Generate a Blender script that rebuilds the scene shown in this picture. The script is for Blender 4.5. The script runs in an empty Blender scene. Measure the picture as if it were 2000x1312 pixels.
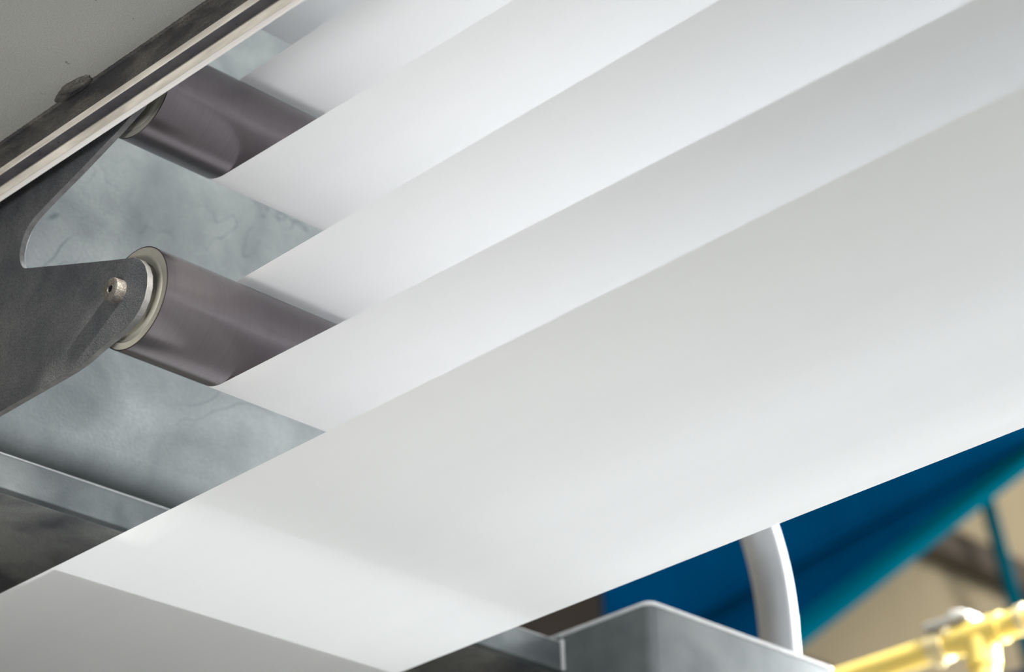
import bpy, bmesh, math, random
from mathutils import Vector, Matrix
random.seed(4)
sc = bpy.context.scene
COL = sc.collection
# world axes: X along the rollers, Y along the run of the paper (away to the left), Z up; the camera is the origin

# ---------------------------------------------------------------- camera
R = Vector((0.70331963, -0.71021814, -0.03052367))
U = Vector((-0.31455274, -0.34942903, 0.8825848))
F = Vector((0.63749359, 0.61113791, 0.46916136))
cam_data = bpy.data.cameras.new('camera')
cam = bpy.data.objects.new('camera', cam_data)
COL.objects.link(cam)
cam.matrix_world = Matrix(((R.x, U.x, -F.x, 0), (R.y, U.y, -F.y, 0), (R.z, U.z, -F.z, 0), (0, 0, 0, 1)))
cam_data.sensor_width = 36.0
cam_data.lens = 4666.25 / 2000 * 36
cam_data.clip_start = 0.05
cam_data.dof.use_dof = True
cam_data.dof.focus_distance = 2.62
cam_data.dof.aperture_fstop = 3.9
sc.camera = cam

# ---------------------------------------------------------------- world, added lights, exposure
world = bpy.data.worlds.new('hall_daylight')
sc.world = world
world.use_nodes = True
bg = world.node_tree.nodes['Background']
bg.inputs[0].default_value = (0.93, 0.97, 1.0, 1)
bg.inputs[1].default_value = 0.95

def area(name, loc, target, sx, sy, power, col=(1, 1, 1)):
    l = bpy.data.lights.new(name, 'AREA')
    l.shape = 'RECTANGLE'; l.size = sx; l.size_y = sy; l.energy = power; l.color = col
    o = bpy.data.objects.new(name, l)
    COL.objects.link(o)
    o.location = loc
    o.rotation_euler = (Vector(target) - Vector(loc)).to_track_quat('-Z', 'Y').to_euler()
    return o
area('roof_fill', (6.0, 1.8, 8.6), (2.2, 1.8, 0), 6, 6, 520, (0.96, 0.99, 1.0))  # added panel under the closed roof; there is no skylight opening
area('right_fill', (5.5, 2.05, 2.05), (1.7, 1.2, 1.6), 1.6, 1.6, 330, (0.95, 0.98, 1.0))  # added panel for light entering the paper gaps; no window stands there
area('far_wall_fill', (13, 3, 8.2), (13, 8.5, 6), 4, 2, 300, (1.0, 0.93, 0.8))  # added to brighten the far beige wall
al = bpy.data.lights.new('rail_fill_spot', 'SPOT')  # narrow spot added to brighten the yellow handrail only
al.energy = 2500; al.color = (1.0, 0.96, 0.86); al.spot_size = math.radians(13); al.spot_blend = 0.5; al.shadow_soft_size = 0.15
ao = bpy.data.objects.new('rail_fill_spot', al); COL.objects.link(ao)
ao.location = (3.9, -1.0, 5.5)
ao.rotation_euler = (Vector((4.6, 2.9, 1.95)) - ao.location).to_track_quat('-Z', 'Y').to_euler()
ll = bpy.data.lights.new('underside_fill_spot', 'SPOT')  # low spot added to lift the paper undersides and frame bottom
ll.energy = 330; ll.color = (1.0, 0.98, 0.96); ll.spot_size = math.radians(20); ll.spot_blend = 1.0; ll.shadow_soft_size = 0.35
lo_ = bpy.data.objects.new('underside_fill_spot', ll); COL.objects.link(lo_)
lo_.location = (-2.2, 0.5, -1.1)
lo_.rotation_euler = (Vector((1.5, 1.8, 1.45)) - lo_.location).to_track_quat('-Z', 'Y').to_euler()
area('slot_fill', (1.85, 2.07, 8.9), (1.85, 2.07, 0), 0.8, 0.8, 230, (0.96, 0.99, 1.0))  # added to shine down through the lowest paper before the back plate
sl = bpy.data.lights.new('bracket_spot', 'SPOT')  # added narrow spot on the bracket, angled along the bolt's cast shadow
sl.energy = 1000; sl.color = (1.0, 0.95, 0.84); sl.spot_size = math.radians(6); sl.spot_blend = 0.9; sl.shadow_soft_size = 0.07
so = bpy.data.objects.new('bracket_spot', sl); COL.objects.link(so)
so.location = Vector((1.328, 1.858, 1.262)) + Vector((-0.13, -0.85, 0.5)) * 3.0
so.rotation_euler = (Vector((1.328, 1.87, 1.25)) - so.location).to_track_quat('-Z', 'Y').to_euler()

sc.view_settings.view_transform = 'Standard'
sc.view_settings.look = 'None'
sc.view_settings.gamma = 1.0
sc.view_settings.use_curve_mapping = False
sc.view_settings.exposure = 0.33

# ---------------------------------------------------------------- materials
def mat(name, base, rough=0.5, metal=0.0, c2=None, scale=8.0, detail=5.0, lo=0.35, hi=0.65, bump=0.0, bscale=300.0,
        specks=None, scuffs=None, stretch=(1, 1, 1), rvar=0.0, spec=0.5, aniso=0.0, grain=None):
    m = bpy.data.materials.new(name)
    m.use_nodes = True
    nt = m.node_tree; N = nt.nodes; L = nt.links
    b = N['Principled BSDF']
    b.inputs['Roughness'].default_value = rough
    b.inputs['Metallic'].default_value = metal
    b.inputs['Specular IOR Level'].default_value = spec
    if aniso: b.inputs['Anisotropic'].default_value = aniso
    tc = N.new('ShaderNodeTexCoord')
    mp = N.new('ShaderNodeMapping'); mp.inputs['Scale'].default_value = stretch
    L.new(tc.outputs['Object'], mp.inputs['Vector'])
    col = None
    def rgb(c): 
        n = N.new('ShaderNodeRGB'); n.outputs[0].default_value = (*c, 1); return n.outputs[0]
    col = rgb(base)
    def mix(fac, a, bb):
        n = N.new('ShaderNodeMix'); n.data_type = 'RGBA'
        L.new(fac, n.inputs[0]); L.new(a, n.inputs[6]); L.new(bb, n.inputs[7]); return n.outputs[2]
    def noise(sc_, det, lo_, hi_, dist=0.0):
        n = N.new('ShaderNodeTexNoise'); n.inputs['Scale'].default_value = sc_; n.inputs['Detail'].default_value = det
        n.inputs['Distortion'].default_value = dist
        L.new(mp.outputs[0], n.inputs['Vector'])
        r = N.new('ShaderNodeMapRange'); r.inputs[1].default_value = lo_; r.inputs[2].default_value = hi_
        L.new(n.outputs['Fac'], r.inputs[0]); return r.outputs[0]
    if c2 is not None:
        col = mix(noise(scale, detail, lo, hi, 0.4), col, rgb(c2))
    if specks is not None:                       # (colour, scale, threshold)
        col = mix(noise(specks[1], 3, specks[2], specks[2] + 0.05), col, rgb(specks[0]))
    if scuffs is not None:                       # thin wandering rub marks (colour, scale, width)
        n = N.new('ShaderNodeTexNoise'); n.inputs['Scale'].default_value = scuffs[1]; n.inputs['Detail'].default_value = 2.0
        n.inputs['Distortion'].default_value = 1.2
        L.new(mp.outputs[0], n.inputs['Vector'])
        s = N.new('ShaderNodeMath'); s.operation = 'SUBTRACT'; s.inputs[1].default_value = 0.5; L.new(n.outputs['Fac'], s.inputs[0])
        a = N.new('ShaderNodeMath'); a.operation = 'ABSOLUTE'; L.new(s.outputs[0], a.inputs[0])
        r = N.new('ShaderNodeMapRange'); r.inputs[1].default_value = 0; r.inputs[2].default_value = scuffs[2]
        r.inputs[3].default_value = scuffs[3]; r.inputs[4].default_value = 0
        L.new(a.outputs[0], r.inputs[0])
        g = noise(scuffs[1] * 0.7, 2, 0.5, 0.6)
        mu = N.new('ShaderNodeMath'); mu.operation = 'MULTIPLY'; L.new(r.outputs[0], mu.inputs[0]); L.new(g, mu.inputs[1])
        col = mix(mu.outputs[0], col, rgb(scuffs[0]))
    if grain is not None:                        # fine mineral grain: (scale, dark colour, strength)
        gn = N.new('ShaderNodeTexNoise'); gn.inputs['Scale'].default_value = grain[0]; gn.inputs['Detail'].default_value = 2
        L.new(tc.outputs['Object'], gn.inputs['Vector'])
        gr = N.new('ShaderNodeMapRange'); gr.inputs[1].default_value = 0.35; gr.inputs[2].default_value = 0.7
        gr.inputs[3].default_value = 0; gr.inputs[4].default_value = grain[2]
        L.new(gn.outputs['Fac'], gr.inputs[0]); col = mix(gr.outputs[0], col, rgb(grain[1]))
    L.new(col, b.inputs['Base Color'])
    if rvar:
        rn = noise(scale * 2, 4, 0.3, 0.7)
        ma = N.new('ShaderNodeMath'); ma.operation = 'MULTIPLY_ADD'; ma.inputs[1].default_value = rvar; ma.inputs[2].default_value = rough
        L.new(rn, ma.inputs[0]); L.new(ma.outputs[0], b.inputs['Roughness'])
    if bump:
        n = N.new('ShaderNodeTexNoise'); n.inputs['Scale'].default_value = bscale; n.inputs['Detail'].default_value = 4
        L.new(mp.outputs[0], n.inputs['Vector'])
        bp = N.new('ShaderNodeBump'); bp.inputs['Strength'].default_value = bump; bp.inputs['Distance'].default_value = 0.002
        L.new(n.outputs['Fac'], bp.inputs['Height']); L.new(bp.outputs[0], b.inputs['Normal'])
    return m

def paper_mat():
    m = bpy.data.materials.new('paper'); m.use_nodes = True
    nt = m.node_tree; N = nt.nodes; L = nt.links
    N.remove(N['Principled BSDF'])
    d = N.new('ShaderNodeBsdfDiffuse'); t = N.new('ShaderNodeBsdfTranslucent'); mx = N.new('ShaderNodeMixShader')
    tc = N.new('ShaderNodeTexCoord'); mp = N.new('ShaderNodeMapping'); mp.inputs['Scale'].default_value = (9, 0.35, 9)
    n = N.new('ShaderNodeTexNoise'); n.inputs['Scale'].default_value = 1.0; n.inputs['Detail'].default_value = 3
    cr = N.new('ShaderNodeValToRGB')
    cr.color_ramp.elements[0].position = 0.3; cr.color_ramp.elements[0].color = (0.90, 0.90, 0.905, 1)
    cr.color_ramp.elements[1].position = 0.7; cr.color_ramp.elements[1].color = (0.94, 0.94, 0.945, 1)
    L.new(tc.outputs['Object'], mp.inputs[0]); L.new(mp.outputs[0], n.inputs['Vector']); L.new(n.outputs['Fac'], cr.inputs[0])
    L.new(cr.outputs[0], d.inputs[0])
    t.inputs[0].default_value = (0.92, 0.94, 0.96, 1)
    mx.inputs[0].default_value = 0.24
    L.new(d.outputs[0], mx.inputs[1]); L.new(t.outputs[0], mx.inputs[2])
    L.new(mx.outputs[0], N['Material Output'].inputs[0])
    return m

M = {}
M['paper'] = paper_mat()
M['galv'] = mat('galvanised_sheet', (0.47, 0.505, 0.51), 0.45, 0.5, c2=(0.21, 0.24, 0.25), scale=7, detail=9, lo=0.34, hi=0.70, grain=(260, (0.25, 0.28, 0.29), 0.35),
                bump=0.25, bscale=220, scuffs=((0.12, 0.17, 0.19), 6.0, 0.007, 0.8), rvar=0.15)
M['galv_dark'] = mat('galvanised_beam', (0.44, 0.45, 0.43), 0.5, 0.25, c2=(0.13, 0.14, 0.16), scale=9, detail=7, lo=0.4, hi=0.62,
                bump=0.2, bscale=260, scuffs=((0.08, 0.09, 0.11), 8.0, 0.01, 0.7), grain=(400, (0.08, 0.08, 0.09), 0.5))
M['beam_face'] = mat('galvanised_beam_face', (0.22, 0.245, 0.25), 0.45, 0.35, c2=(0.13, 0.15, 0.16), scale=14, detail=6,
                bump=0.25, bscale=300, scuffs=((0.15, 0.18, 0.2), 12.0, 0.01, 0.6))
M['frame_paint'] = mat('grey_frame_paint', (0.40, 0.40, 0.375), 0.55, 0.0, c2=(0.36, 0.365, 0.355), scale=5, bump=0.35, bscale=500,
                specks=((0.05, 0.05, 0.06), 60, 0.71), grain=(600, (0.2, 0.2, 0.2), 0.5))
M['dirty_steel'] = mat('dirty_steel', (0.15, 0.14, 0.125), 0.55, 0.3, c2=(0.055, 0.055, 0.06), scale=45, detail=7, lo=0.38, hi=0.62,
                bump=0.5, bscale=260, stretch=(1, 0.35, 1), grain=(500, (0.02, 0.02, 0.025), 0.6))
M['edge_glint'] = mat('worn_edge_glint', (0.9, 0.85, 0.77), 0.38, 0.15, c2=(0.52, 0.48, 0.43), scale=50, detail=5, bump=0.2, bscale=300,  # polished edge with floor reflections put into the colour
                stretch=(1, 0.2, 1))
M['lip_glint'] = mat('bare_lip_glint', (0.95, 0.93, 0.92), 0.35, 0.1, c2=(0.87, 0.84, 0.82), scale=40, stretch=(1, 0.1, 1))  # pale colour holds light reflected from floor and paper
M['under_steel'] = mat('shaded_dirty_steel', (0.065, 0.062, 0.075), 0.55, 0.2, c2=(0.09, 0.088, 0.095), scale=40, bump=0.3, bscale=300,  # dirty underside with its shade put into the colour
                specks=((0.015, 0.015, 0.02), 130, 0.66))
M['bracket'] = mat('bracket_steel', (0.19, 0.195, 0.203), 0.5, 0.25, c2=(0.085, 0.09, 0.105), scale=12, detail=7, lo=0.35, hi=0.7, grain=(700, (0.03, 0.035, 0.045), 0.7),
                bump=0.45, bscale=520, scuffs=((0.07, 0.08, 0.09), 14.0, 0.012, 0.5), rvar=0.1)
M['bracket_edge'] = mat('bracket_cut_edge', (0.20, 0.198, 0.20), 0.5, 0.3, c2=(0.13, 0.13, 0.13), scale=60, bump=0.2, bscale=400)
M['bolt'] = mat('bolt_steel', (0.19, 0.178, 0.162), 0.5, 0.4, c2=(0.10, 0.09, 0.082), scale=120, detail=5, bump=0.5, bscale=500)
M['socket'] = mat('socket_black', (0.01, 0.01, 0.012), 0.7)
M['roller'] = mat('roller_steel', (0.165, 0.147, 0.155), 0.27, 0.9, c2=(0.152, 0.135, 0.143), scale=5, stretch=(60, 1, 1), bump=0.0)
M['cap'] = mat('roller_end_cap', (0.50, 0.49, 0.43), 0.42, 0.35, c2=(0.43, 0.42, 0.37), scale=30)
M['box'] = mat('zinc_box', (0.27, 0.295, 0.30), 0.4, 0.4, c2=(0.17, 0.19, 0.198), scale=9, detail=5, bump=0.1, bscale=200)
M['box_rim'] = mat('zinc_rim', (0.82, 0.83, 0.83), 0.35, 0.2, c2=(0.72, 0.73, 0.74), scale=40)
M['tube'] = mat('tube_steel', (0.50, 0.51, 0.53), 0.45, 0.4, c2=(0.44, 0.45, 0.47), scale=10)
M['yellow'] = mat('safety_yellow', (0.97, 0.76, 0.22), 0.6, 0.0, c2=(0.95, 0.72, 0.19), scale=10)
M['fitting'] = mat('fitting_zinc', (0.62, 0.62, 0.6), 0.4, 0.4, c2=(0.5, 0.5, 0.5), scale=30)
M['collar'] = mat('worn_yellow_collar', (0.8, 0.68, 0.4), 0.45, 0.1)
M['blue'] = mat('blue_steel_paint', (0.0, 0.04, 0.115), 0.9, 0.0, c2=(0.0, 0.034, 0.10), scale=2, spec=0.0)
M['teal'] = mat('teal_and_lit_blue_paint', (0.0, 0.125, 0.20), 0.9, 0.0, c2=(0.0, 0.11, 0.18), scale=2, spec=0.0)
M['cladding'] = mat('beige_cladding', (0.44, 0.38, 0.27), 0.7, 0.0, c2=(0.38, 0.33, 0.235), scale=0.7)
M['roof'] = mat('roof_sheet', (0.5, 0.46, 0.38), 0.7, 0.0, c2=(0.45, 0.42, 0.35), scale=0.7)
M['brown'] = mat('brown_girt_paint', (0.12, 0.10, 0.085), 0.6, 0.0, c2=(0.10, 0.085, 0.075), scale=2)
M['navy'] = mat('navy_cabinet_paint', (0.03, 0.05, 0.09), 0.5, 0.0, c2=(0.025, 0.04, 0.075), scale=4)
M['floor'] = mat('pale_screed', (0.62, 0.62, 0.61), 0.5, 0.0, c2=(0.54, 0.54, 0.53), scale=0.8)

# ---------------------------------------------------------------- helpers
def link(name, bm, mats, parent=None, smooth=40, bevel=0.0, seg=3):
    bmesh.ops.recalc_face_normals(bm, faces=bm.faces)
    me = bpy.data.meshes.new(name)
    bm.to_mesh(me); bm.free()
    if not isinstance(mats, (list, tuple)): mats = [mats]
    for m in mats: me.materials.append(m)
    if smooth:
        for p in me.polygons: p.use_smooth = True
        me.set_sharp_from_angle(angle=math.radians(smooth))
    o = bpy.data.objects.new(name, me)
    COL.objects.link(o)
    if parent: o.parent = parent
    if bevel:
        b = o.modifiers.new('bevel', 'BEVEL'); b.width = bevel; b.segments = seg; b.limit_method = 'ANGLE'; b.angle_limit = math.radians(40)
        b.harden_normals = True
    return o

def empty(name, loc, label, cat, group=None):
    o = bpy.data.objects.new(name, None); COL.objects.link(o); o.location = loc
    o.empty_display_size = 0.05
    o['label'] = label; o['category'] = cat
    if group: o['group'] = group
    return o

def tag(o, label, cat, group=None):
    o['label'] = label; o['category'] = cat
    if group: o['group'] = group
    return o

def box(bm, a, b, mi=0):
    vs = [bm.verts.new((x, y, z)) for x in (a[0], b[0]) for y in (a[1], b[1]) for z in (a[2], b[2])]
    for f in ((0, 1, 3, 2), (4, 6, 7, 5), (0, 4, 5, 1), (2, 3, 7, 6), (0, 2, 6, 4), (1, 5, 7, 3)):
        bm.faces.new([vs[i] for i in f]).material_index = mi

def prism(bm, pts, axis, a, b, mi=0):
    """closed outline pts (two coordinates) extruded along axis 'X' (pts = y,z) or 'Y' (pts = x,z)"""
    def P(p, t): return (t, p[0], p[1]) if axis == 'X' else ((p[0], t, p[1]) if axis == 'Y' else (p[0], p[1], t))
    A = [bm.verts.new(P(p, a)) for p in pts]; B = [bm.verts.new(P(p, b)) for p in pts]
    fa = bm.faces.new(A); fb = bm.faces.new(B[::-1]); fa.material_index = fb.material_index = mi
    sides = []
    n = len(pts)
    for i in range(n):
        f = bm.faces.new((A[i], B[i], B[(i + 1) % n], A[(i + 1) % n])); f.material_index = mi; sides.append(f)
    return fa, fb, sides

def local(o_loc, bm):
    bmesh.ops.translate(bm, verts=bm.verts, vec=-Vector(o_loc))

def lathe_x(bm, prof, y, z, n=96, mi=None):
    """prof: list of (x, r); revolved about the X axis through (y, z)"""
    rings = []
    for x, r in prof:
        if r < 1e-6: rings.append([bm.verts.new((x, y, z))])
        else: rings.append([bm.verts.new((x, y + r * math.cos(2 * math.pi * i / n), z + r * math.sin(2 * math.pi * i / n))) for i in range(n)])
    for k in range(len(rings) - 1):
        A, B = rings[k], rings[k + 1]
        for i in range(n):
            j = (i + 1) % n
            if len(A) == 1 and len(B) == 1: continue
            if len(A) == 1: f = bm.faces.new((A[0], B[i], B[j]))
            elif len(B) == 1: f = bm.faces.new((A[i], B[0], A[j]))
            else: f = bm.faces.new((A[i], B[i], B[j], A[j]))
            if mi: f.material_index = mi[k]

def tube(bm, pts, r, n=24, cap=True):
    pts = [Vector(p) for p in pts]
    rings = []
    t0 = (pts[1] - pts[0]).normalized()
    ref = Vector((0, 1, 0)) if abs(t0.y) < 0.9 else Vector((1, 0, 0))
    u = t0.cross(ref).normalized()
    for i, p in enumerate(pts):
        t = (pts[min(i + 1, len(pts) - 1)] - pts[max(i - 1, 0)]).normalized()
        u = (u - t * u.dot(t)).normalized(); v = t.cross(u)
        rings.append([bm.verts.new(p + u * r * math.cos(2 * math.pi * k / n) + v * r * math.sin(2 * math.pi * k / n)) for k in range(n)])
    for a, b in zip(rings, rings[1:]):
        for k in range(n): bm.faces.new((a[k], a[(k + 1) % n], b[(k + 1) % n], b[k]))
    if cap:
        bm.faces.new(rings[0][::-1]); bm.faces.new(rings[-1])

def smooth_path(pts, n=8):
    out = []
    P = [Vector(p) for p in pts]
    for i in range(len(P) - 1):
        p0 = P[max(i - 1, 0)]; p1 = P[i]; p2 = P[i + 1]; p3 = P[min(i + 2, len(P) - 1)]
        for k in range(n):
            t = k / n
            out.append(0.5 * ((2 * p1) + (p2 - p0) * t + (2 * p0 - 5 * p1 + 4 * p2 - p3) * t * t + (3 * p1 - p0 - 3 * p2 + p3) * t ** 3))
    out.append(P[-1])
    return out

# ---------------------------------------------------------------- hall
def struct(name, bm, m, parent=None, **k):
    o = link(name, bm, m, parent, **k)
    if parent is None: o['kind'] = 'structure'
    return o
bm = bmesh.new(); box(bm, (-14, -14, -1.8), (22, 9.2, -1.6)); struct('floor', bm, M['floor'], smooth=0)
bm = bmesh.new(); box(bm, (-14, -14, 9.4), (22, 9.2, 9.6)); struct('ceiling', bm, M['roof'], smooth=0)
bm = bmesh.new()
# trapezoid cladding sheet, ribs run upright
pts = []
x = -14.0
while x < 22:
    pts += [(x, 9.0), (x + 0.20, 9.0), (x + 0.23, 9.010), (x + 0.30, 9.010)]
    x += 0.333
pts += [(22, 9.0), (22, 9.2), (-14, 9.2)]
prism(bm, pts, 'Z', -1.6, 9.4)
struct('wall_back', bm, M['cladding'], smooth=0)
bm = bmesh.new(); box(bm, (22, -14, -1.6), (22.2, 9.2, 9.4)); struct('wall_right', bm, M['cladding'], smooth=0)

bm = bmesh.new(); box(bm, (-14.2, -14, -1.6), (-14, 9.2, 9.4)); struct('wall_left', bm, M['cladding'], smooth=0)

# blue haunched rafter in the plane Y = 7
rf = empty('roof_rafter', (8.0, 7.0, 4.2), 'large out-of-focus blue steel rafter with a lower flange coloured as lit in the background', 'beam')
def rafter_part(name, pts, y0, y1, m):
    bm = bmesh.new(); prism(bm, pts, 'Y', y0, y1); local(rf.location, bm)
    return link(name, bm, m, rf, smooth=0)
lowA, lowB = Vector((7.88, 3.345)), Vector((13.6, 7.395))      # lower edge (x, z) slope about 35 degrees
d = (lowB - lowA).normalized(); nrm = Vector((-d.y, d.x))
topA, topB = Vector((7.88, 5.55)), Vector((13.6, 8.7))
rafter_part('beam_web', [lowA + nrm * 0.05, lowB + nrm * 0.05, topB, topA], 6.99, 7.01, M['blue'])
rafter_part('bottom_flange', [lowA, lowB, lowB + nrm * 0.06, lowA + nrm * 0.06], 6.70, 7.16, M['teal'])  # lighter teal stands for light on the blue flange from below
rafter_part('top_flange', [topA, topB, topB + Vector((0, 0.05)), topA + Vector((0, 0.05))], 6.82, 7.18, M['blue'])
midA, midB = Vector((8.0, 3.95)), Vector((13.6, 7.32))
rafter_part('stiffener', [midA, midB, midB + Vector((0, 0.025)), midA + Vector((0, 0.025))], 6.86, 7.0, M['blue'])
# diagonal teal brace and brown girts on the far wall
bm = bmesh.new(); tube(bm, [(13.55, 8.45, 7.35), (14.55, 8.75, 5.5)], 0.055, 12)
tag(link('wall_brace', bm, M['teal']), 'thin blurred teal diagonal brace below the blue rafter at the right edge', 'brace')
bm = bmesh.new(); box(bm, (13.1, 8.80, 6.58), (21.9, 8.995, 6.80))
tag(link('wall_girt', bm, M['brown'], bevel=0.01), 'dark brown girt crossing the beige wall behind the teal brace', 'beam')
bm = bmesh.new(); box(bm, (-13.9, 8.80, 4.55), (21.9, 8.995, 5.35))
tag(link('wall_girt', bm, M['brown'], bevel=0.01), 'deep brown girt low on the beige wall above the yellow rail', 'beam')

# ---------------------------------------------------------------- yellow handrail
hr = empty('handrail', (4.5, 2.848, -1.6), 'bright yellow tubular handrail with a post in the lower right corner', 'railing')
bm = bmesh.new(); tube(bm, [(4.5, 4.6, 1.968), (4.5, 0.6, 1.968)], 0.030, 28); local(hr.location, bm)
link('top_rail', bm, M['yellow'], hr)
bm = bmesh.new(); tube(bm, [(4.5, 2.848, -1.6), (4.5, 2.848, 1.95)], 0.033, 28); local(hr.location, bm)
link('post', bm, M['yellow'], hr)
bm = bmesh.new(); tube(bm, [(4.5, 4.6, 1.45), (4.5, 0.6, 1.45)], 0.024, 20); local(hr.location, bm)
link('mid_rail', bm, M['yellow'], hr)
bm = bmesh.new(); tube(bm, [(4.5, 2.915, 1.968), (4.5, 2.785, 1.968)], 0.0355, 28); tube(bm, [(4.5, 2.848, 1.955), (4.5, 2.848, 1.89)], 0.039, 28)
local(hr.location, bm); link('tee_fitting', bm, M['yellow'], hr)
bm = bmesh.new(); tube(bm, [(4.5, 2.985, 1.968), (4.5, 2.94, 1.968)], 0.036, 28); tube(bm, [(4.5, 2.962, 1.968), (4.5, 2.962, 1.925)], 0.012, 12)
local(hr.location, bm); o = link('collar', bm, M['collar'], hr); o['label'] = 'paler worn collar'
bm = bmesh.new(); tube(bm, [(4.5, 2.735, 1.968), (4.5, 2.715, 1.968)], 0.036, 28); local(hr.location, bm); o = link('collar', bm, M['collar'], hr); o['label'] = 'paler worn collar'
hc = empty('rail_clamp', (4.5, 2.90, 1.998), 'small pale grey clamp sitting on top of the yellow handrail', 'clamp')
bm = bmesh.new(); box(bm, (4.465, 2.855, 2.003), (4.535, 2.985, 2.024)); local(hc.location, bm); link('clamp_body', bm, M['fitting'], hc, bevel=0.008)
bm = bmesh.new(); tube(bm, [(4.5, 2.905, 2.023), (4.5, 2.905, 2.037)], 0.026, 6); local(hc.location, bm); link('clamp_nut', bm, M['fitting'], hc, bevel=0.003)
hr.location.z -= 0.018; hc.location.z -= 0.018
# dark cabinet behind the rail
cb = empty('machine_cabinet', (6.4, 3.6, -1.6), 'dark navy machine cabinet seen under the yellow handrail', 'cabinet')
bm = bmesh.new(); box(bm, (5.9, 2.9, -1.6), (7.2, 3.70, 2.42)); local(cb.location, bm); link('cabinet_body', bm, M['navy'], cb, bevel=0.02)
bm = bmesh.new(); box(bm, (5.885, 2.98, -1.3), (5.905, 3.62, 2.3)); local(cb.location, bm)
dr = link('cabinet_door', bm, M['navy'], cb, bevel=0.004)
bm = bmesh.new(); box(bm, (5.86, 3.05, 0.5), (5.885, 3.075, 0.7)); local(cb.location, bm); link('handle', bm, M['fitting'], dr, bevel=0.004)

# ---------------------------------------------------------------- far side column, hoop pipe
bx = empty('column_box', (2.6, 2.33, -1.6), 'grey zinc sheet metal box with a bright rim at bottom centre', 'machine column')
bm = bmesh.new()
r = 0.016
x0, x1, y0, y1 = 2.404, 2.832, 2.0545, 2.36
def rrect(x0, x1, y0, y1, r, n=6):
    out = []
    for cx, cy, a0 in ((x1 - r, y1 - r, 0), (x0 + r, y1 - r, 90), (x0 + r, y0 + r, 180), (x1 - r, y0 + r, 270)):
        for k in range(n + 1):
            a = math.radians(a0 + 90 * k / n); out.append((cx + r * math.cos(a), cy + r * math.sin(a)))
    return out
prism(bm, rrect(x0, x1, y0, y1, r), 'Z', -1.6, 1.243); local(bx.location, bm); link('box_body', bm, M['box'], bx)
bm = bmesh.new(); prism(bm, rrect(x0 - 0.001, x1 + 0.001, y0 - 0.001, y1 + 0.001, r), 'Z', 1.2425, 1.2488); local(bx.location, bm)
o = link('rim', bm, M['box_rim'], bx, bevel=0.0012); o['label'] = 'bright folded rim'
pp = empty('hoop_pipe', (3.15, 2.4045, -1.6), 'bent pale grey steel tube rising behind the zinc box', 'pipe')
bm = bmesh.new()
path = smooth_path([(3.150, 2.4045, -1.6), (3.1545, 2.4045, 0.4), (3.1555, 2.4045, 1.42), (3.1557, 2.4045, 1.495), (3.1535, 2.4045, 1.545), (3.147, 2.4045, 1.592), (3.135, 2.4045, 1.640),
                    (3.116, 2.4045, 1.690), (3.088, 2.4045, 1.745), (3.045, 2.4045, 1.800), (2.97, 2.4045, 1.855), (2.86, 2.4045, 1.89), (2.70, 2.4045, 1.90), (0.9, 2.4045, 1.90)], 8)
tube(bm, path, 0.0345, 32); local(pp.location, bm)
link('bent_tube', bm, M['tube'], pp)
bm = bmesh.new(); tube(bm, [(3.15, 2.4045, -1.6), (3.15, 2.4045, -1.585)], 0.075, 32); local(pp.location, bm); link('foot_flange', bm, M['tube'], pp)

# ---------------------------------------------------------------- cross beam and back plate
cbm = empty('cross_beam', (1.7, 2.45, 1.189), 'grey galvanised cross beam with a dark underside behind the lowest paper run', 'machine beam')
bm = bmesh.new(); box(bm, (1.34, 2.2235, 1.189), (2.4035, 2.238, 1.233)); local(cbm.location, bm)
o = link('front_face', bm, M['beam_face'], cbm, bevel=0.0012)
bm = bmesh.new(); box(bm, (1.34, 2.2229, 1.2322), (2.4035, 2.2238, 1.2334)); local(cbm.location, bm)  # bright strip painted in for the highlight on the beam's bevel
o = link('top_glint', bm, M['box_rim'], cbm, smooth=0); o['label'] = 'thin bright edge, a painted bevel highlight'
bm = bmesh.new(); box(bm, (1.34, 2.2375, 1.1888), (2.4035, 3.0, 1.194)); local(cbm.location, bm)
o = link('underside', bm, M['galv_dark'], cbm, bevel=0.0008); o['label'] = 'dark mottled underside sheet'
bm = bmesh.new(); box(bm, (2.397, 2.2180, 1.188), (2.4035, 2.2245, 1.236)); local(cbm.location, bm); link('weld_bead', bm, M['box_rim'], cbm, bevel=0.003)
bm = bmesh.new(); box(bm, (1.480, 2.165, 1.0812), (2.40, 2.75, 1.0824)); box(bm, (1.85, 2.40, 1.082), (1.89, 2.44, 1.1895)); box(bm, (2.2, 2.40, 1.082), (2.24, 2.44, 1.1895)); local(cbm.location, bm)  # hidden tray added over the lowest paper to block light from above
link('shade_tray', bm, M['galv_dark'], cbm, smooth=0)
bm = bmesh.new(); box(bm, (1.0, 2.12, -1.6), (2.40, 3.1, 0.45)); local(cbm.location, bm); link('shade_block', bm, M['galv_dark'], cbm, bevel=0.006)  # unseen block added below the paper to cut floor light
bp = empty('back_plate', (1.7, 2.32, 1.194), 'large mottled galvanised sheet behind the rollers', 'machine panel')
prof = [(2.31, 2.6)] + [(2.345 - 0.035 * math.cos(math.radians(a)), 1.337 - 0.035 * math.sin(math.radians(a))) for a in range(0, 91, 9)] + [(2.75, 1.302)]
back = [(2.75, 1.306)] + [(2.345 - 0.031 * math.cos(math.radians(a)), 1.337 - 0.031 * math.sin(math.radians(a))) for a in range(90, -1, -9)] + [(2.314, 2.6)]
bm = bmesh.new(); prism(bm, prof + back, 'X', 1.34, 2.4035); local(bp.location, bm)
link('sheet', bm, M['galv'], bp)
bm = bmesh.new(); box(bm, (1.34, 2.745, 1.1945), (2.4035, 2.75, 1.3015)); local(bp.location, bm)  # dark panel added to keep the slot above the beam in shade
link('dark_slot_panel', bm, M['under_steel'], bp)

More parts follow.
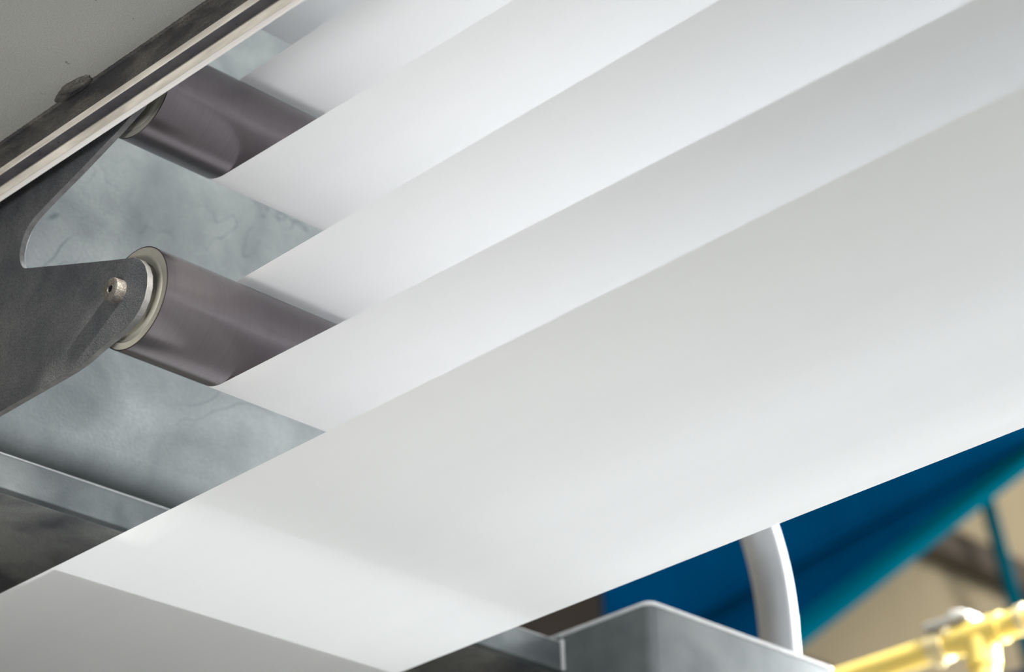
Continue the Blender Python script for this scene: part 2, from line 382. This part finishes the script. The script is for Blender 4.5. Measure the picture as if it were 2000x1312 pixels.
# ---------------------------------------------------------------- left frame
fr = empty('side_frame', (1.1, 1.8, 1.517), 'big grey painted machine frame with stepped bottom rail at top left', 'machine frame')
Y0, Y1 = 1.46, 3.2
bm = bmesh.new(); box(bm, (0.55, Y0, 1.517), (1.3, Y1, 1.70)); local(fr.location, bm)
link('frame_plate', bm, M['frame_paint'], fr, bevel=0.002)
# hanging angle bar with rounded worn lower edge, reflected light in its colour
bm = bmesh.new()
rr = 0.0032
pts = [(1.2815, 1.5185), (1.2815, 1.4826), (1.2815, 1.4728 + rr)]
for k in range(1, 7):
    a = math.radians(180 + 90 * k / 6); pts.append((1.2815 + rr + rr * math.cos(a), 1.4728 + rr + rr * math.sin(a)))
pts += [(1.3, 1.4728), (1.3, 1.5185)]
fa, fb, sides = prism(bm, pts, 'Y', Y0, Y1)
for i, f in enumerate(sides):
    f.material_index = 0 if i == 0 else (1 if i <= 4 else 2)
local(fr.location, bm); link('angle_bar', bm, [M['dirty_steel'], M['edge_glint'], M['under_steel']], fr, smooth=50)
bm = bmesh.new(); prism(bm, [(1.2925, 1.4680), (1.2968, 1.4614), (1.3, 1.4614), (1.3, 1.4735), (1.2960, 1.4735)], 'Y', Y0, Y1); local(fr.location, bm); link('flat_bar', bm, M['edge_glint'], fr, bevel=0.001)
bm = bmesh.new(); prism(bm, [(1.2954, 1.4592), (1.2972, 1.4544), (1.3, 1.4544), (1.3, 1.4612), (1.2970, 1.4612)], 'Y', Y0, Y1); local(fr.location, bm); link('lower_lip', bm, M['lip_glint'], fr, bevel=0.0014)
# weld seam in the corner: a lumpy bead
bm = bmesh.new()
n = 700; ring = []
yy = [Y0 + (Y1 - Y0) * i / n for i in range(n + 1)]
for y in yy:
    rw = 0.0032 + random.uniform(-0.0003, 0.0003)
    lump = 0.0
    t = (y - 1.90) / 0.045
    c = Vector((1.2815, 1.517))
    row = []
    for k in range(7):
        a = math.radians(180 + 90 * k / 6)
        row.append(bm.verts.new((c.x + rw * math.cos(a), y, c.y + rw * math.sin(a))))
    ring.append(row)
for a, b in zip(ring, ring[1:]):
    for k in range(6): bm.faces.new((a[k], a[k + 1], b[k + 1], b[k]))
local(fr.location, bm); link('weld_seam', bm, M['dirty_steel'], fr)
# blob of old weld spatter
bm = bmesh.new()
bmesh.ops.create_icosphere(bm, subdivisions=5, radius=1.0)
from mathutils import noise as mnoise
for v in bm.verts:
    p = v.co.copy()
    f = 1 + 0.3 * mnoise.noise(p * 1.6) + 0.08 * mnoise.noise(p * 4)
    v.co = Vector((p.x * 0.010 * f, p.y * 0.030 * f, p.z * 0.005 * f))
bmesh.ops.translate(bm, verts=bm.verts, vec=(1.2745, 1.888, 1.5165)); local(fr.location, bm)
link('weld_lump', bm, M['dirty_steel'], fr, smooth=60)

# ---------------------------------------------------------------- roller bracket
AY, AZ = 1.8579, 1.2623            # axis of the lower visible roller
BY, BZ = 1.8657, 1.5366            # axis of the roller above
TY, TZ = 1.8700, 1.7900            # axis of the roller hidden at the top
br = empty('roller_bracket', (1.332, 2.1, 1.197), 'dark steel bracket plate with a hooked notch holding the roller ends', 'bracket')
def tip(cy, cz):    # outline of a finger's rounded end, from its upper edge round to its lower edge
    base = [(1.8442, 1.2989), (1.8330, 1.2950), (1.8215, 1.2875), (1.8130, 1.2770), (1.8078, 1.2640), (1.8072, 1.2500), (1.8110, 1.2360), (1.8190, 1.2245), (1.8300, 1.2165), (1.8430, 1.2120)]
    return [(y - AY + cy, z - AZ + cz) for y, z in base]
out = []
out += [(2.30, 1.197), (2.305, 1.80), (1.95, 1.70)]
out += tip(BY, BZ)
out += [(1.8745, 1.4780), (1.9414, 1.4580), (2.0020, 1.4415)]
out += [tuple(p) for p in smooth_path([(2.0150, 1.4375, 0), (2.0350, 1.4300, 0), (2.0490, 1.4170, 0), (2.0555, 1.4000, 0), (2.0545, 1.3870, 0), (2.0500, 1.3770, 0), (2.0440, 1.3712, 0), (2.0350, 1.3675, 0)], 5)]
out = [(p[0], p[1]) for p in out]
out += [(1.9695, 1.3437), (1.8913, 1.3155)]
out += tip(AY, AZ)
out += [(1.8778, 1.2069), (1.9100, 1.1998), (1.9346, 1.1972)]
bm = bmesh.new()
fa, fb, sides = prism(bm, out, 'X', 1.3283, 1.3361)
for f in sides: f.material_index = 1
local(br.location, bm); link('plate', bm, [M['bracket'], M['bracket_edge']], br, smooth=30, bevel=0.0007, seg=2)

def bolt(cy, cz):
    loc = (1.3283, cy, cz)
    bm = bmesh.new()
    xb, xf, rh = 1.3283, 1.3165, 0.0136
    n = 48
    prof = [(xb, rh + 0.0004), (xb - 0.002, rh + 0.0002), (xf + 0.0018, rh), (xf + 0.0005, rh - 0.0008), (xf, rh - 0.0022)]
    rings = [[bm.verts.new((x, cy + rad * math.cos(2 * math.pi * i / n), cz + rad * math.sin(2 * math.pi * i / n))) for i in range(n)] for x, rad in prof]
    def hexr(a): 
        s = math.radians(60); aa = (a + math.radians(12)) % s - s / 2
        return 0.0044 * math.cos(s / 2) / math.cos(aa)
    ang = [2 * math.pi * i / n for i in range(n)]
    rings.append([bm.verts.new((xf - 0.0001, cy + (hexr(a) + 0.0006) * math.cos(a), cz + (hexr(a) + 0.0006) * math.sin(a))) for a in ang])
    rings.append([bm.verts.new((xf + 0.0008, cy + hexr(a) * math.cos(a), cz + hexr(a) * math.sin(a))) for a in ang])
    rings.append([bm.verts.new((xf + 0.0075, cy + hexr(a) * math.cos(a), cz + hexr(a) * math.sin(a))) for a in ang])
    for k, (a, b) in enumerate(zip(rings, rings[1:])):
        for i in range(n):
            f = bm.faces.new((a[i], a[(i + 1) % n], b[(i + 1) % n], b[i]))
            if k == 6: f.material_index = 1
    bm.faces.new(rings[-1]).material_index = 1
    local(br.location, bm)
    return link('socket_bolt', bm, [M['bolt'], M['socket']], br, smooth=35)
bolt(AY, AZ); bolt(BY, BZ)

# ---------------------------------------------------------------- rollers
XE, XR = 1.3473, 2.13
def make_roller(cy, cz, label):
    t = empty('idler_roller', (XE, cy, cz), label, 'roller', 'steel idler rollers')
    Rr = 0.06
    bm = bmesh.new(); lathe_x(bm, [(XE + 0.003, Rr - 0.0014), (XE + 0.0004, Rr - 0.0012), (XE + 0.001, Rr)] + [(XE + 0.001 + (XR - XE - 0.001) * k / 4, Rr) for k in range(1, 5)] + [(XR, Rr - 0.004)], cy, cz, 160)
    bmesh.ops.translate(bm, verts=bm.verts, vec=(-XE, -cy, -cz)); link('roller_shell', bm, M['roller'], t, smooth=35)
    bm = bmesh.new()
    lathe_x(bm, [(XE + 0.0008, Rr - 0.0013), (XE + 0.0012, Rr - 0.006), (XE + 0.002, 0.049), (XE + 0.0012, 0.0475), (XE + 0.0012, 0.041), (XE + 0.0045, 0.039), (XE + 0.0045, 0.026), (XE - 0.004, 0.024), (XE - 0.004, 0.014)], cy, cz, 128)
    bmesh.ops.translate(bm, verts=bm.verts, vec=(-XE, -cy, -cz)); o = link('end_cap', bm, M['cap'], t, smooth=35); o['label'] = 'pale turned bearing cap'
    bm = bmesh.new(); lathe_x(bm, [(1.3362, 0), (1.3362, 0.014), (XE - 0.002, 0.014), (XE + 0.01, 0.014)], cy, cz, 32)
    bmesh.ops.translate(bm, verts=bm.verts, vec=(-XE, -cy, -cz)); link('shaft', bm, M['bolt'], t, smooth=35)
    bm = bmesh.new(); lathe_x(bm, [(XR - 0.01, 0.0), (XR - 0.01, 0.018), (2.16, 0.018), (2.16, 0.0)], cy, cz, 32)
    bmesh.ops.translate(bm, verts=bm.verts, vec=(-XE, -cy, -cz)); link('shaft', bm, M['bolt'], t, smooth=35)
    return t
make_roller(AY, AZ, 'brown-grey steel roller bolted to the pointed bracket arm, its full end face visible')
make_roller(BY, BZ, 'dark steel roller half hidden behind the grey frame rail at upper left')
make_roller(TY, TZ, 'steel roller out of view inside the topmost loop of paper')

# ---------------------------------------------------------------- paper
XL, XRW = 1.474, 2.0185
def sheet(bm, path, x0=XL, x1=XRW, nx=1):
    rows = [[bm.verts.new((x0 + (x1 - x0) * i / nx, y, z)) for i in range(nx + 1)] for y, z in path]
    for a, b in zip(rows, rows[1:]):
        for i in range(nx): bm.faces.new((a[i], a[i + 1], b[i + 1], b[i]))
def paper_loop(cy, cz, su, sl, label, yend=-0.9):
    """su, sl: dz/dy of the upper and the lower run"""
    rad = 0.0602
    t = empty('paper_web', (XL, cy, cz), label, 'paper web', 'white paper runs')
    au = math.pi / 2 + math.atan(su); al = -math.pi / 2 + math.atan(sl)
    top = (cy + rad * math.cos(au), cz + rad * math.sin(au)); bot = (cy + rad * math.cos(al), cz + rad * math.sin(al))
    def run(p, s): return [(p[0] + (yend - p[0]) * k / 12, p[1] + s * (yend - p[0]) * k / 12) for k in range(13)]
    arc = [(cy + rad * math.cos(al + (au - al) * k / 48), cz + rad * math.sin(al + (au - al) * k / 48)) for k in range(49)]
    for name, path, lab in (('upper_run', run(top, su), None), ('roller_wrap', arc, None), ('lower_run', run(bot, sl), None)):
        bm = bmesh.new(); sheet(bm, path); bmesh.ops.translate(bm, verts=bm.verts, vec=(-XL, -cy, -cz))
        link(name, bm, M['paper'], t, smooth=60)
    return t
paper_loop(TY, TZ, -0.012, 0.008, 'small white corner of the topmost paper loop beside the frame rail')
paper_loop(BY, BZ, -0.0125, 0.0075, 'white paper loop around the upper dark roller')
paper_loop(AY, AZ, -0.0112, 0.0145, 'white paper loop around the lower roller with the bolt')
bm = bmesh.new()
sheet(bm, [(y, 1.0788 - 0.0043 * (y - 1.86)) for y in [3.0 - 3.9 * k / 26 for k in range(27)]])
tag(link('paper_web', bm, M['paper'], smooth=60), 'widest white paper run sweeping across the front from lower left to upper right', 'paper web', 'white paper runs')
